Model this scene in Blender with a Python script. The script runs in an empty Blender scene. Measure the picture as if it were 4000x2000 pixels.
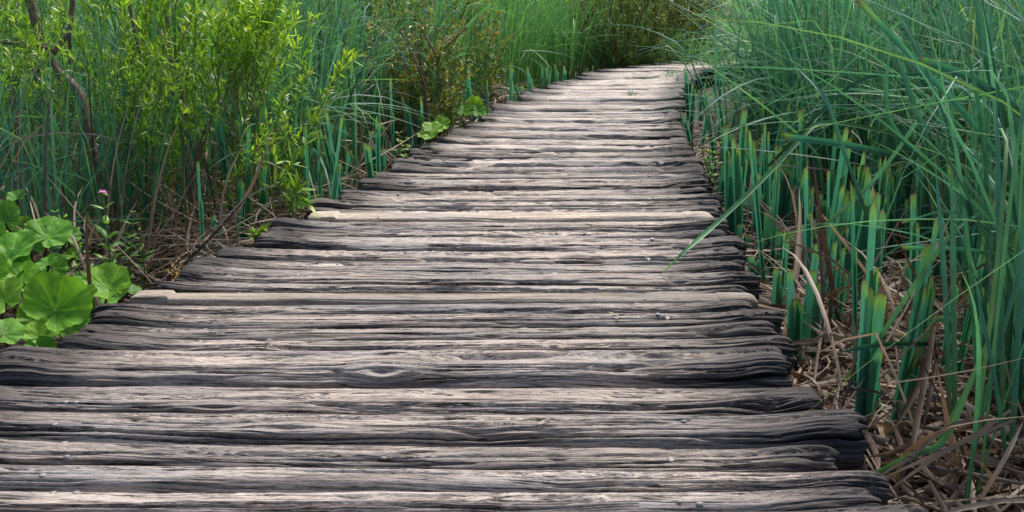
import bpy, math
import numpy as np

# ------------------------------------------------------------------ camera, sky, sun, exposure
scene = bpy.context.scene
C = bpy.data.collections.new("place"); scene.collection.children.link(C)
rad = math.radians
CAM_Z, PITCH, FPX = 0.925, rad(14.4), 4000 * 35 / 36
cd = bpy.data.cameras.new("camera"); cam = bpy.data.objects.new("camera", cd); scene.collection.objects.link(cam)
cd.lens = 35; cd.sensor_width = 36; cd.clip_start = 0.05; cd.clip_end = 500
cam.location = (0, 0, CAM_Z); cam.rotation_euler = (math.pi / 2 - PITCH, 0, 0)
scene.camera = cam

SUN_EL, SUN_AZ = rad(58), rad(25)            # azimuth clockwise from +Y (the far end of the walk)
w = bpy.data.worlds.new("World"); scene.world = w; w.use_nodes = True
wn = w.node_tree.nodes; bg = wn["Background"]
sky = wn.new("ShaderNodeTexSky"); sky.sky_type = 'NISHITA'; sky.sun_disc = False
sky.sun_elevation = SUN_EL; sky.sun_rotation = SUN_AZ; sky.dust_density = 2.5; sky.air_density = 1.0
w.node_tree.links.new(sky.outputs[0], bg.inputs[0]); bg.inputs[1].default_value = 0.085
sd = bpy.data.lights.new("sun", 'SUN'); sun = bpy.data.objects.new("sun", sd); scene.collection.objects.link(sun)
sd.energy = 2.4; sd.angle = rad(20); sd.color = (1.0, 0.93, 0.84)
sun.rotation_euler = (math.pi / 2 - SUN_EL, 0, math.pi - SUN_AZ)
scene.view_settings.view_transform = 'Standard'; scene.view_settings.look = 'None'
scene.view_settings.gamma = 1; scene.view_settings.use_curve_mapping = False
scene.view_settings.exposure = 1.2

# ------------------------------------------------------------------ helpers
ZG = -0.30                                    # marsh floor; the walk's top is z = 0
FW = np.array([0, math.cos(PITCH), -math.sin(PITCH)]); UPV = np.array([0, math.sin(PITCH), math.cos(PITCH)])
def ray(px, py):
    return np.array([(px - 2000) / FPX, 0, 0]) + UPV * ((1000 - py) / FPX) + FW
def G(px, py, z=0.0):                         # where the line of sight meets height z
    d = ray(px, py); k = (z - CAM_Z) / d[2]
    return np.array([0, 0, CAM_Z]) + d * k
def P(px, py, Y):                             # where it meets depth Y
    d = ray(px, py); return np.array([0, 0, CAM_Z]) + d * (Y / d[1])

def mesh(name, V, faces, uv=None, mat=None, parent=None, smooth=True, link=True):
    """faces: list of int arrays, each (n, k)"""
    me = bpy.data.meshes.new(name)
    V = np.asarray(V, np.float32)
    me.vertices.add(len(V)); me.vertices.foreach_set("co", V.ravel())
    li = np.concatenate([np.asarray(f).ravel() for f in faces]).astype(np.int32)
    tot = np.concatenate([np.full(len(f), np.asarray(f).shape[1]) for f in faces]).astype(np.int32)
    st = np.concatenate([[0], np.cumsum(tot)[:-1]]).astype(np.int32)
    me.loops.add(len(li)); me.loops.foreach_set("vertex_index", li)
    me.polygons.add(len(tot)); me.polygons.foreach_set("loop_start", st)
    me.polygons.foreach_set("use_smooth", np.full(len(tot), smooth, dtype=bool))
    if uv is not None:
        l = me.uv_layers.new(name="UVMap"); l.data.foreach_set("uv", np.asarray(uv, np.float32)[li].ravel())
    me.update(calc_edges=True)
    if mat: me.materials.append(mat)
    if not link: return me
    return obj(name, me, parent)
def obj(name, data, parent=None, loc=None, rot=None, scale=None):
    o = bpy.data.objects.new(name, data); C.objects.link(o)
    if parent: o.parent = parent
    if loc is not None: o.location = loc
    if rot is not None: o.rotation_euler = rot
    if scale is not None: o.scale = scale
    return o
def tag(o, label=None, cat=None, group=None, kind=None):
    if label: o["label"] = label
    if cat: o["category"] = cat
    if group: o["group"] = group
    if kind: o["kind"] = kind
    return o
KIDS = {}
def dup(root, loc, rotz=0, scale=(1, 1, 1), tilt=(0, 0)):
    r = root.copy(); C.objects.link(r); r.location = loc; r.rotation_euler = (tilt[0], tilt[1], rotz); r.scale = scale
    for ch in KIDS[root.name]:
        c = ch.copy(); C.objects.link(c); c.parent = r
    return r

class Noise2:
    def __init__(s, seed): s.g = np.random.default_rng(seed).random((256, 256))
    def __call__(s, x, y):
        x, y = np.broadcast_arrays(x, y)
        xi = np.floor(x).astype(int); yi = np.floor(y).astype(int); fx = x - xi; fy = y - yi
        fx = fx * fx * (3 - 2 * fx); fy = fy * fy * (3 - 2 * fy); g = s.g
        a = g[xi & 255, yi & 255]; b = g[(xi + 1) & 255, yi & 255]; c = g[xi & 255, (yi + 1) & 255]; d = g[(xi + 1) & 255, (yi + 1) & 255]
        return (a * (1 - fx) + b * fx) * (1 - fy) + (c * (1 - fx) + d * fx) * fy

# ------------------------------------------------------------------ materials
def newmat(name):
    m = bpy.data.materials.new(name); m.use_nodes = True; nt = m.node_tree
    return m, nt, nt.nodes, nt.links, nt.nodes["Principled BSDF"]
def ramp(N, stops):
    r = N.new("ShaderNodeValToRGB"); e = r.color_ramp.elements
    while len(e) < len(stops): e.new(0.5)
    for k, (p, c) in enumerate(stops):
        e[k].position = p; e[k].color = (*c, 1) if len(c) == 3 else c
    return r
def g1(v): return (v, v, v)

def wood_mat(name, light, mid, dark, endc, contrast=1.0):
    m, nt, N, L, b = newmat(name)
    uv = N.new("ShaderNodeUVMap"); oi = N.new("ShaderNodeObjectInfo")
    off = N.new("ShaderNodeVectorMath"); off.operation = 'SCALE'; off.inputs[0].default_value = (37, 11, 0)
    L.new(oi.outputs["Random"], off.inputs["Scale"])
    add = N.new("ShaderNodeVectorMath"); L.new(uv.outputs[0], add.inputs[0]); L.new(off.outputs[0], add.inputs[1])
    def streak(sx, sy, detail=3, rough=.55):
        mp = N.new("ShaderNodeMapping"); mp.inputs["Scale"].default_value = (sx, sy, 1); L.new(add.outputs[0], mp.inputs[0])
        t = N.new("ShaderNodeTexNoise"); t.noise_dimensions = '2D'; t.inputs["Scale"].default_value = 1; t.inputs["Detail"].default_value = detail; t.inputs["Roughness"].default_value = rough
        L.new(mp.outputs[0], t.inputs[0]); return t.outputs[0]
    s1, s2, s3, s4 = streak(2.4, 44), streak(5.5, 150, 5, .78), streak(30, 600, 4, .85), streak(1.3, 7, 2)
    c1 = ramp(N, [(.26, dark), (.40, mid), (.53, light)]); L.new(s1, c1.inputs[0])
    c2 = ramp(N, [(.37, g1(.07)), (.42, g1(.6)), (.49, g1(1.0))]); L.new(s2, c2.inputs[0])
    c3 = ramp(N, [(.36, g1(.35)), (.54, g1(1.12))]); L.new(s3, c3.inputs[0])
    c4 = ramp(N, [(.3, (.72, .74, .78)), (.6, (1.05, 1.0, .96))]); L.new(s4, c4.inputs[0])
    def mul(a, bb, f=1.0):
        x = N.new("ShaderNodeMix"); x.data_type = 'RGBA'; x.blend_type = 'MULTIPLY'; x.inputs[0].default_value = f
        L.new(a, x.inputs[6]); L.new(bb, x.inputs[7]); return x.outputs[2]
    col = mul(mul(mul(c1.outputs[0], c2.outputs[0], contrast), c3.outputs[0]), c4.outputs[0])
    at = N.new("ShaderNodeAttribute"); at.attribute_name = "worn"
    nz = N.new("ShaderNodeMath"); nz.operation = 'MULTIPLY_ADD'; nz.inputs[1].default_value = .7; nz.inputs[2].default_value = -.35; L.new(s2, nz.inputs[0])
    ad = N.new("ShaderNodeMath"); ad.operation = 'ADD'; ad.use_clamp = True; L.new(at.outputs["Fac"], ad.inputs[0]); L.new(nz.outputs[0], ad.inputs[1])
    er = ramp(N, [(0.1, endc), (.75, g1(1))]); L.new(ad.outputs[0], er.inputs[0])
    col = mul(col, er.outputs[0])
    rv = N.new("ShaderNodeMapRange"); rv.inputs[3].default_value = .74; rv.inputs[4].default_value = 1.14; L.new(oi.outputs["Random"], rv.inputs[0])
    hv = N.new("ShaderNodeHueSaturation"); L.new(col, hv.inputs["Color"]); L.new(rv.outputs[0], hv.inputs["Value"])
    L.new(hv.outputs[0], b.inputs["Base Color"])
    b.inputs["Roughness"].default_value = .72; b.inputs["Specular IOR Level"].default_value = .35
    h = N.new("ShaderNodeMath"); h.operation = 'MULTIPLY_ADD'; h.inputs[1].default_value = .4; L.new(s3, h.inputs[0]); L.new(s2, h.inputs[2])
    bp = N.new("ShaderNodeBump"); bp.inputs["Strength"].default_value = .8; bp.inputs["Distance"].default_value = .006
    L.new(h.outputs[0], bp.inputs["Height"]); L.new(bp.outputs[0], b.inputs["Normal"])
    return m

def leaf_mat(name, along, tints, rough=.42, transl=.3, tcol=None, spec=.45, vein=0, objrand=.35):
    """along: ramp over u (base to tip); tints: ramp over v (one value per blade), multiplied"""
    m, nt, N, L, b = newmat(name)
    uv = N.new("ShaderNodeUVMap"); sp = N.new("ShaderNodeSeparateXYZ"); L.new(uv.outputs[0], sp.inputs[0])
    oi = N.new("ShaderNodeObjectInfo")
    ro = N.new("ShaderNodeMath"); ro.operation = 'MULTIPLY_ADD'; ro.inputs[1].default_value = objrand; L.new(oi.outputs["Random"], ro.inputs[0]); L.new(sp.outputs[1], ro.inputs[2])
    fr = N.new("ShaderNodeMath"); fr.operation = 'FRACT'; L.new(ro.outputs[0], fr.inputs[0])
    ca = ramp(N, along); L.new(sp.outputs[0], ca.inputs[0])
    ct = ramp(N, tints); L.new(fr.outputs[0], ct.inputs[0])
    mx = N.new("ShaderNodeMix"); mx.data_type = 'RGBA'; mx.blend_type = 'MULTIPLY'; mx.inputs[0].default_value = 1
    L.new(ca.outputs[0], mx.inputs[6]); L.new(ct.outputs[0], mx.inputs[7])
    tc = N.new("ShaderNodeTexCoord"); ns = N.new("ShaderNodeTexNoise"); ns.inputs["Scale"].default_value = 9; ns.inputs["Detail"].default_value = 4
    L.new(tc.outputs["Object"], ns.inputs[0])
    nr = ramp(N, [(.3, g1(.72)), (.7, g1(1.18))]); L.new(ns.outputs[0], nr.inputs[0])
    m2 = N.new("ShaderNodeMix"); m2.data_type = 'RGBA'; m2.blend_type = 'MULTIPLY'; m2.inputs[0].default_value = 1
    L.new(mx.outputs[2], m2.inputs[6]); L.new(nr.outputs[0], m2.inputs[7])
    col = m2.outputs[2]
    L.new(col, b.inputs["Base Color"]); b.inputs["Roughness"].default_value = rough; b.inputs["Specular IOR Level"].default_value = spec
    tr = N.new("ShaderNodeBsdfTranslucent")
    tm = N.new("ShaderNodeMix"); tm.data_type = 'RGBA'; tm.blend_type = 'MULTIPLY'; tm.inputs[0].default_value = 1
    L.new(col, tm.inputs[6]); tm.inputs[7].default_value = (*(tcol or (1.5, 1.5, .8)), 1); L.new(tm.outputs[2], tr.inputs[0])
    ms = N.new("ShaderNodeMixShader"); ms.inputs[0].default_value = transl
    L.new(b.outputs[0], ms.inputs[1]); L.new(tr.outputs[0], ms.inputs[2]); L.new(ms.outputs[0], N["Material Output"].inputs[0])
    return m
def plain(name, col, rough=.7, metal=0, scale=20, var=.35):
    m, nt, N, L, b = newmat(name)
    tc = N.new("ShaderNodeTexCoord"); ns = N.new("ShaderNodeTexNoise"); ns.inputs["Scale"].default_value = scale; ns.inputs["Detail"].default_value = 5
    L.new(tc.outputs["Object"], ns.inputs[0])
    r = ramp(N, [(.3, tuple(c * (1 - var) for c in col)), (.7, tuple(c * (1 + var) for c in col))]); L.new(ns.outputs[0], r.inputs[0])
    L.new(r.outputs[0], b.inputs["Base Color"]); b.inputs["Roughness"].default_value = rough; b.inputs["Metallic"].default_value = metal
    bp = N.new("ShaderNodeBump"); bp.inputs["Strength"].default_value = .5; bp.inputs["Distance"].default_value = .01
    L.new(ns.outputs[0], bp.inputs["Height"]); L.new(bp.outputs[0], b.inputs["Normal"])
    return m

M = {}
M['wood'] = wood_mat('weathered_wood', (.56, .50, .45), (.40, .35, .315), (.17, .15, .14), (.17, .17, .185))
M['fresh'] = wood_mat('fresh_wood', (.56, .49, .41), (.47, .40, .32), (.24, .18, .13), (.85, .72, .55), .75)
M['beam'] = wood_mat('old_beam', (.10, .085, .075), (.06, .05, .045), (.02, .018, .016), (.8, .8, .8))
M['nail'] = plain('nail_steel', (.24, .22, .22), .6, .35, 60)
M['mud'] = plain('marsh_mud', (.018, .013, .009), .85, 0, 14)
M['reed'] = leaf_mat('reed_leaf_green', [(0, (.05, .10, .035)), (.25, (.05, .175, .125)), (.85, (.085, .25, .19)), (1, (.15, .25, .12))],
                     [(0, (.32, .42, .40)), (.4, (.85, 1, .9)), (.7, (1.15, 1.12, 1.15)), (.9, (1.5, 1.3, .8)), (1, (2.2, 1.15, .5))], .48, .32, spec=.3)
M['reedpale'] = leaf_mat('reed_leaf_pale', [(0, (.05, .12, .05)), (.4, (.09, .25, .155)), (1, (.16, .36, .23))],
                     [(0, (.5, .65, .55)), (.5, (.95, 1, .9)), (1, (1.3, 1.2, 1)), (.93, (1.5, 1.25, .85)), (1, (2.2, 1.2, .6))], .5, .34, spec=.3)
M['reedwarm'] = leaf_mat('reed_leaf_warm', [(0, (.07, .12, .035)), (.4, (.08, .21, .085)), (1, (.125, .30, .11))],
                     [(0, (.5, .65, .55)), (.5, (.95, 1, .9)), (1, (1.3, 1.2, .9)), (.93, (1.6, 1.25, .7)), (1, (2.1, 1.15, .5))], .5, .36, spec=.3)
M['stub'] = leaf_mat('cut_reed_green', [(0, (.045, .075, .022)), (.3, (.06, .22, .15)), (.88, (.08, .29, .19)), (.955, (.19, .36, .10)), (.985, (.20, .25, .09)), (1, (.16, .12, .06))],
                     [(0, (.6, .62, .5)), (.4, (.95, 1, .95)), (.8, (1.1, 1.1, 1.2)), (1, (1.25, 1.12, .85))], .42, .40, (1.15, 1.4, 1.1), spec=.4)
M['straw'] = leaf_mat('dead_straw', [(0, (.33, .255, .19)), (1, (.42, .335, .26))],
                      [(0, (.13, .10, .085)), (.4, (.38, .32, .28)), (.7, (.75, .69, .64)), (.93, (1.1, 1.05, 1.0)), (1, (1.6, 1.58, 1.5))], .55, .15, (1.2, 1, .8))
M['willow'] = leaf_mat('willow_leaf', [(0, (.06, .16, .025)), (.45, (.13, .30, .03)), (.8, (.23, .43, .035)), (1, (.36, .52, .05))],
                       [(0, (.5, .6, .6)), (.5, (1, 1, 1)), (1, (1.25, 1.15, 1))], .42, .38)
M['redleaf'] = leaf_mat('russet_shrub_leaf', [(0, (.07, .14, .03)), (.65, (.14, .235, .04)), (.9, (.22, .27, .05)), (1, (.31, .20, .06))],
                       [(0, (.5, .6, .6)), (.5, (1, 1, 1)), (1, (1.25, 1.1, 1))], .45, .35)
M['olive'] = leaf_mat('olive_shrub_leaf', [(0, (.05, .085, .02)), (.7, (.12, .19, .035)), (1, (.22, .27, .05))],
                       [(0, (.45, .55, .6)), (.5, (1, 1, 1)), (1, (1.3, 1.1, .9))], .5, .35)
M['butter'] = leaf_mat('butterbur_leaf', [(0, (.08, .20, .025)), (.5, (.15, .34, .03)), (.8, (.21, .43, .04)), (1, (.36, .52, .12))],
                       [(0, (.55, .75, .85)), (.5, (.9, .97, 1)), (1, (1.25, 1.1, .9))], .55, .34, spec=.25)
M['nettle'] = leaf_mat('nettle_leaf', [(0, (.06, .17, .03)), (.7, (.11, .29, .035)), (1, (.2, .38, .05))],
                       [(0, (.6, .7, .7)), (1, (1.2, 1.1, 1))], .45, .35)
M['stalk'] = plain('leaf_stalk', (.07, .035, .025), .5, 0, 30)
M['bark'] = plain('willow_bark', (.16, .105, .085), .75, 0, 25, .5)
M['twig'] = plain('willow_twig', (.13, .125, .045), .65, 0, 25)
M['greenstem'] = plain('green_stem', (.08, .17, .035), .5, 0, 25)
M['pink'] = plain('pink_petal', (.62, .22, .48), .6, 0, 25, .2)
M['lichen'] = plain('yellow_lichen', (.40, .24, .02), .8, 0, 40)

# ------------------------------------------------------------------ generators
def ribbons(base, length, az, tilt, bend, width, seg=7, cols=2, fold=.25, twist=0., kink_t=None, kink_a=0., azd=0., rnd=None, u=None, taper='reed', power=1.4, rng=None):
    base = np.atleast_2d(base); n = len(base)
    A = lambda x: np.broadcast_to(np.asarray(x, float), (n,))[:, None]
    t = np.linspace(0, 1, seg + 1)[None]; tm = (t[:, 1:] + t[:, :-1]) / 2
    def ang(tt):
        th = A(tilt) + A(bend) * tt ** power
        if kink_t is not None: th = th + A(kink_a) / (1 + np.exp(-(tt - A(kink_t)) * 60))
        return th
    th = ang(tm); az_ = A(az) + A(azd) * tm
    d = np.stack([np.sin(th) * np.cos(az_), np.sin(th) * np.sin(az_), np.cos(th)], -1)
    pos = np.concatenate([np.zeros((n, 1, 3)), np.cumsum(d, 1) * (A(length) / seg)[..., None]], 1) + base[:, None]
    th = ang(t); az_ = A(az) + A(azd) * t
    d = np.stack([np.sin(th) * np.cos(az_), np.sin(th) * np.sin(az_), np.cos(th)], -1)
    s = np.stack([-np.sin(az_), np.cos(az_), np.zeros_like(az_)], -1) + np.zeros_like(d)
    nn = np.cross(d, s); tw = (A(twist) + 0 * t)[..., None]
    side = s * np.cos(tw) + nn * np.sin(tw); nor = np.cross(d, side)
    if taper == 'reed': wt = np.clip(np.minimum(.65 + t * 1.2, 1) * np.minimum(1, (1.02 - t) / .38), .04, 1)
    elif taper == 'leaf': wt = np.clip(np.sin(np.pi * np.clip(t, .02, .985) ** .8), .06, 1)
    elif taper == 'stub': wt = np.minimum(.8 + t, 1)
    wd = (A(width) * wt * .5)[..., None]
    if cols == 2: ring = [pos - side * wd, pos + side * wd]
    else: ring = [pos - side * wd, pos + nor * wd * fold * 2, pos + side * wd]
    V = np.stack(ring, 2); k = len(ring)
    idx = np.arange(n * (seg + 1) * k).reshape(n, seg + 1, k)
    F = np.stack([idx[:, :-1, :-1], idx[:, :-1, 1:], idx[:, 1:, 1:], idx[:, 1:, :-1]], -1).reshape(-1, 4)
    if rnd is None: rnd = np.zeros(n)
    uu = (A(u) + 0 * t) if u is not None else np.broadcast_to(t, (n, seg + 1))
    UV = np.stack([np.broadcast_to(uu[..., None], (n, seg + 1, k)), np.broadcast_to(A(rnd)[..., None], (n, seg + 1, k))], -1)
    return V.reshape(-1, 3), F, UV.reshape(-1, 2)
def joinR(parts):
    Vs, Fs, Us, o = [], [], [], 0
    for V, F, U in parts:
        Vs.append(V); Fs.append(F + o); Us.append(U); o += len(V)
    return np.concatenate(Vs), np.concatenate(Fs), np.concatenate(Us)
def smoothline(pts, n):
    pts = np.asarray(pts, float); k = len(pts)
    if k == 2: return pts[0] + (pts[1] - pts[0]) * np.linspace(0, 1, n)[:, None]
    e = np.vstack([2 * pts[0] - pts[1], pts, 2 * pts[-1] - pts[-2]]); out = []
    for q in np.linspace(0, k - 1, n):
        i = min(int(q), k - 2); f = q - i; a, b, c, d = e[i:i + 4]
        out.append(.5 * ((2 * b) + (c - a) * f + (2 * a - 5 * b + 4 * c - d) * f * f + (3 * b - a - 3 * c + d) * f ** 3))
    return np.array(out)
def tube(pts, r0, r1, n=16, k=7):
    c = smoothline(pts, n); T = np.gradient(c, axis=0); T /= np.linalg.norm(T, axis=1)[:, None]
    a = np.cross(T, [.31, .93, .17]); a /= np.linalg.norm(a, axis=1)[:, None]; b = np.cross(T, a)
    R = np.linspace(r0, r1, n) * (1 + .08 * np.sin(np.arange(n) * 2.3)); ph = np.arange(k) * 2 * np.pi / k
    V = c[:, None] + R[:, None, None] * (np.cos(ph)[None, :, None] * a[:, None] + np.sin(ph)[None, :, None] * b[:, None])
    i = np.arange(n * k).reshape(n, k); j = np.roll(i, -1, 1)
    F = np.stack([i[:-1], j[:-1], j[1:], i[1:]], -1).reshape(-1, 4)
    U = np.stack([np.repeat(np.linspace(0, 1, n), k), np.tile(np.linspace(0, 1, k), n)], -1)
    return V.reshape(-1, 3), F, U
def strip(pts, width, wide=(1, 0, 0), n=26, fold=.3, tip=.35, rnd=.5, blunt=False):
    """one long leaf along a line of points, with a fold down its middle"""
    c = smoothline(pts, n); T = np.gradient(c, axis=0); T /= np.linalg.norm(T, axis=1)[:, None]
    s = np.cross(T, np.asarray(wide, float)); s /= np.linalg.norm(s, axis=1)[:, None]; nn = np.cross(T, s)
    t = np.linspace(0, 1, n); wt = np.ones(n) if blunt else np.clip(np.minimum(1, (1.01 - t) / tip), .05, 1)
    wt = wt * np.minimum(1, .75 + t * 2); wd = (width * .5 * wt)[:, None]
    V = np.stack([c - s * wd, c + nn * wd * fold * 2, c + s * wd], 1)
    i = np.arange(n * 3).reshape(n, 3)
    F = np.stack([i[:-1, :-1], i[:-1, 1:], i[1:, 1:], i[1:, :-1]], -1).reshape(-1, 4)
    U = np.stack([np.repeat(t if blunt else t * .93, 3), np.full(n * 3, rnd)], -1)
    return V.reshape(-1, 3), F, U

# ------------------------------------------------------------------ ground
rng = np.random.default_rng(5)
nz = Noise2(3)
gx = np.concatenate([np.linspace(-60, -8, 14), np.linspace(-7.5, 7.5, 120), np.linspace(8, 60, 14)])
gy = np.concatenate([np.linspace(-30, -1, 10), np.linspace(-.8, 12, 110), np.linspace(12.5, 90, 26)])
X, Y = np.meshgrid(gx, gy); Z = ZG + .07 * (nz(X * .9 + 50, Y * .9 + 50) - .5) + .05 * (nz(X * 3.3 + 9, Y * 3.3 + 9) - .5)
i = np.arange(X.size).reshape(X.shape)
o = mesh("marsh_ground", np.stack([X, Y, Z], -1).reshape(-1, 3), [np.stack([i[:-1, :-1], i[:-1, 1:], i[1:, 1:], i[1:, :-1]], -1).reshape(-1, 4)], None, M['mud'])
tag(o, kind='structure')

# ------------------------------------------------------------------ boardwalk
# crest line of each plank: left end and right end, sighted on the photo and carried to the walk's real plane
PL = [(-420, 2095, 3700, 2075), (-420, 1990, 3600, 1968), (-420, 1895, 3400, 1893), (-400, 1790, 3445, 1838), (-350, 1688, 3245, 1732), (-300, 1598, 3337, 1618), (-230, 1490, 3180, 1499),
      (30, 1385, 3040, 1380), (284, 1322, 3074, 1322), (330, 1280, 3006, 1268), (390, 1230, 3035, 1215), (392, 1188, 2926, 1176), (536, 1147, 2944, 1150), (620, 1105, 2907, 1118), (729, 1055, 2947, 1067),
      (764, 1013, 2884, 1027), (872, 968, 2888, 982), (1031, 925, 2895, 934), (1060, 895, 2818, 901), (1070, 868, 2826, 866), (1215, 843, 2772, 836), (1206, 822, 2799, 814), (1214, 790, 2801, 790),
      (1333, 765, 2801, 757), (1333, 740, 2745, 731), (1410, 717, 2765, 708), (1402, 693, 2740, 690), (1464, 675, 2760, 672), (1530, 652, 2740, 651), (1542, 629, 2737, 629), (1600, 609, 2725, 611),
      (1605, 588, 2708, 593), (1650, 564, 2700, 571), (1709, 544, 2684, 552), (1750, 525, 2677, 533), (1766, 504, 2671, 511), (1817, 487, 2667, 492), (1840, 473, 2660, 474), (1875, 459, 2655, 458),
      (1898, 445, 2650, 442), (1918, 430, 2634, 426), (1920, 411, 2648, 409), (1970, 393, 2661, 391), (2029, 375, 2655, 374), (2040, 361, 2640, 358), (2069, 347, 2661, 343), (2128, 336, 2665, 329),
      (2153, 326, 2672, 317), (2190, 317, 2683, 306), (2215, 308, 2695, 297), (2246, 299, 2700, 288), (2265, 291, 2710, 280), (2285, 284, 2722, 273), (2325, 277, 2735, 267), (2352, 271, 2760, 262),
      (2395, 264, 2790, 257.5), (2440, 258, 2830, 253.5), (2490, 252.5, 2880, 250), (2550, 247, 2940, 247), (2615, 242, 3010, 244.5), (2690, 237.5, 3090, 242), (2780, 234, 3180, 240)]
PL = [(G(a, b), G(c, d)) for a, b, c, d in PL]
LEFT = np.array([p[0][:2] for p in PL]); RIGHT = np.array([p[1][:2] for p in PL])
def xl(y): return np.interp(y, LEFT[:, 1], LEFT[:, 0])
def xr(y): return np.interp(y, RIGHT[:56, 1], RIGHT[:56, 0])
walk = obj("boardwalk", None)
tag(walk, "weathered grey boardwalk of rough half-log planks curving away through the reeds", "boardwalk")
TOPS = []
def plank(i):
    L_, R_ = PL[i]; q = np.random.default_rng(100 + i); nb = Noise2(500 + i)
    ax = R_ - L_; ln = np.linalg.norm(ax); ax = ax / ln; f = np.array([ax[1], -ax[0], 0.])       # f points to the viewer
    if i: mid = (PL[i - 1][0] + PL[i - 1][1]) / 2
    else: mid = (L_ + R_) / 2 + f * .14
    D0 = float(np.clip(abs(((L_ + R_) / 2 - mid) @ f), .075, .42)); D = D0 * (.89 if D0 < .2 else .83)
    fresh = i in (12, 20)
    cen = (L_ + R_) / 2 + f * D * .40
    dist = cen[1]
    nu, nv = (360, 150) if dist < 2.6 else (280, 96) if dist < 3.6 else (190, 50) if dist < 5.5 else (90, 24) if dist < 9 else (44, 14)
    h = .092
    s = np.linspace(-1, 1, nu); s = np.sign(s) * (1 - (1 - abs(s)) ** 1.12) * ln / 2
    e = ln / 2 - abs(s)                                                                     # distance to the nearer end
    endk = np.exp(-(e / .17) ** 2) if not fresh else np.exp(-(e / .12) ** 4)
    lift = (.010 + .014 * q.random(2)); lift = np.where(s < 0, lift[0], lift[1]) * endk
    if fresh: lift = np.where(s < 0, .009, .004) * (endk > .3)
    sag = -.006 * (nb(s / .9 + 3, 0 * s + 7.5) - .3) + .004 * (nb(s / .3, 0 * s + 2.5) - .5)
    n_exp = (8.0 if fresh else 3.5 + 1.6 * q.random()) - 1.0 * endk * (not fresh)
    ph = np.linspace(0, np.pi, nv)[None]; cs, sn = np.cos(ph), np.sin(ph)
    ne = np.broadcast_to(n_exp, (nu,))[:, None]
    px = np.sign(cs) * abs(cs) ** (2 / ne); pz = abs(sn) ** (2 / ne)
    wid = (D / 2) * (1 + .10 * (nb(s / .5 + 11, 0 * s + 4.5) - .5) * 2)[:, None]
    yb = px * wid; zb = pz * h
    a = np.concatenate([np.zeros((nu, 1)), np.cumsum(np.hypot(np.diff(yb, axis=1), np.diff(zb, axis=1)), 1)], 1)
    S = s[:, None] + 0 * a
    # grain runs lengthwise, wanders, and flows round knots
    aw = a + .016 * (nb(S / .75 + 20, 0 * S + 1.5) - .5) + .010 * (nb(S / .22 + 20, a / .07) - .5)
    bump = 0 * a
    for k in range(q.integers(1, 4) if not fresh else 1):
        sk, ak = q.uniform(-.46, .46) * ln, q.uniform(.25, .8) * a[:, -1].mean(); l, wv = q.uniform(.05, .12), q.uniform(.010, .022)
        ds, da = (S - sk) / l, (aw - ak)
        aw = aw - np.sign(da) * wv * .75 * np.exp(-ds ** 2) * np.exp(-(da / .05) ** 2)
        bump += .0045 * np.exp(-(ds * .8) ** 2 - (da / (wv * 1.1)) ** 2) - .012 * np.exp(-(ds * 2.6) ** 2 - (da / (wv * .4)) ** 2)
    aw = aw + endk[:, None] * .004 * np.sin(S * 30 + q.random() * 6)
    jit = .0022 * (nb(S / .035 + 7, aw / .02 + 15) - .5) + .004 * (nb(S / .11 + 7, aw / .03 + 45) - .5)
    n1 = nb(S / .48 + 5, (aw + jit) / .021); n2 = nb(S / .27 + 40, (aw + jit) / .0105 + 31); n3 = nb(S / .09 + 80, (aw + jit) / .0045 + 60)
    msk = np.clip((nb(S / .5 + 90, aw / .04 + 9) - .30) * 3.5, 0, 1)
    crack = 0 * a; wmin = 1.15 * a[:, -1].mean() / nv
    K = int(np.interp(dist, [2, 4, 9], [46, 30, 9]) * (.35 if fresh else 1)); am = aw[:, nv // 6:-nv // 6]
    KM = 0 if fresh else q.integers(3, 6) if dist < 3.6 else q.integers(2, 4) if dist < 7 else 1
    for k in range(K + KM):                                                                       # drying cracks, each a long thin lens along the grain
        s0 = q.uniform(-.55, .5) * ln; sl = min(np.exp(q.normal(-1.15, .65)), 1.5); wv = max(wmin, np.exp(q.normal(-6.35, .45)))
        if k >= K: s0 = q.uniform(-.62, .0) * ln; sl = q.uniform(.5, 1.1) * ln; wv = max(wmin, q.uniform(.0026, .0050))      # splits that run most of the length
        u = np.clip((s - s0) / sl, 0, 1); lens = np.sqrt(np.clip(np.sin(np.pi * u), 0, 1))[:, None]
        ac = q.uniform(np.percentile(am, 2), np.percentile(am, 98)) + .006 * (nb(s / .3 + k * 7, 0 * s + 3.3) - .5)[:, None] + jit
        crack = np.maximum(crack, np.clip(1.15 - abs(aw - ac) / (wv * (.35 + .65 * lens)), 0, 1) * lens * min(.030, 7 * wv))
    crack = crack + np.clip(1 - abs(n2 - .5) / .085, 0, 1) * np.clip((nb(S / .3 + 33, aw / .03 + 70) - .4) * 4, 0, 1) * .009
    dsp = (n1 - .5) * .0042 + (n2 - .5) * .0034 + (n3 - .5) * .003 - crack + bump
    amp = (.22 if fresh else 1.0) * (1 + .6 * endk[:, None])
    dsp = dsp * amp * np.clip(D / .13, .6, 1.4)
    ny = px * abs(px) ** .3; nz_ = pz; nl = np.hypot(ny, nz_) + 1e-6
    yb = yb + dsp * ny / nl; zb = zb + dsp * nz_ / nl
    shr = 1 - .17 * np.exp(-e / .009)                                                        # rounded ends
    yb = yb * shr[:, None]; zb = (zb - .5 * h) * (1 - .25 * np.exp(-e / .012))[:, None] + .5 * h
    S = S + np.sign(S) * np.exp(-e / .03)[:, None] * (nb(a / .012 + 3 + 50 * (S > 0), 0 * a + 6.5) - .6) * .032 * (not fresh)
    roll = q.normal(0, .03 if not fresh else .01)
    zt = -h + sag[:, None] + lift[:, None] * (pz ** .7) + q.normal(0, .006) + roll * yb
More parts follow.
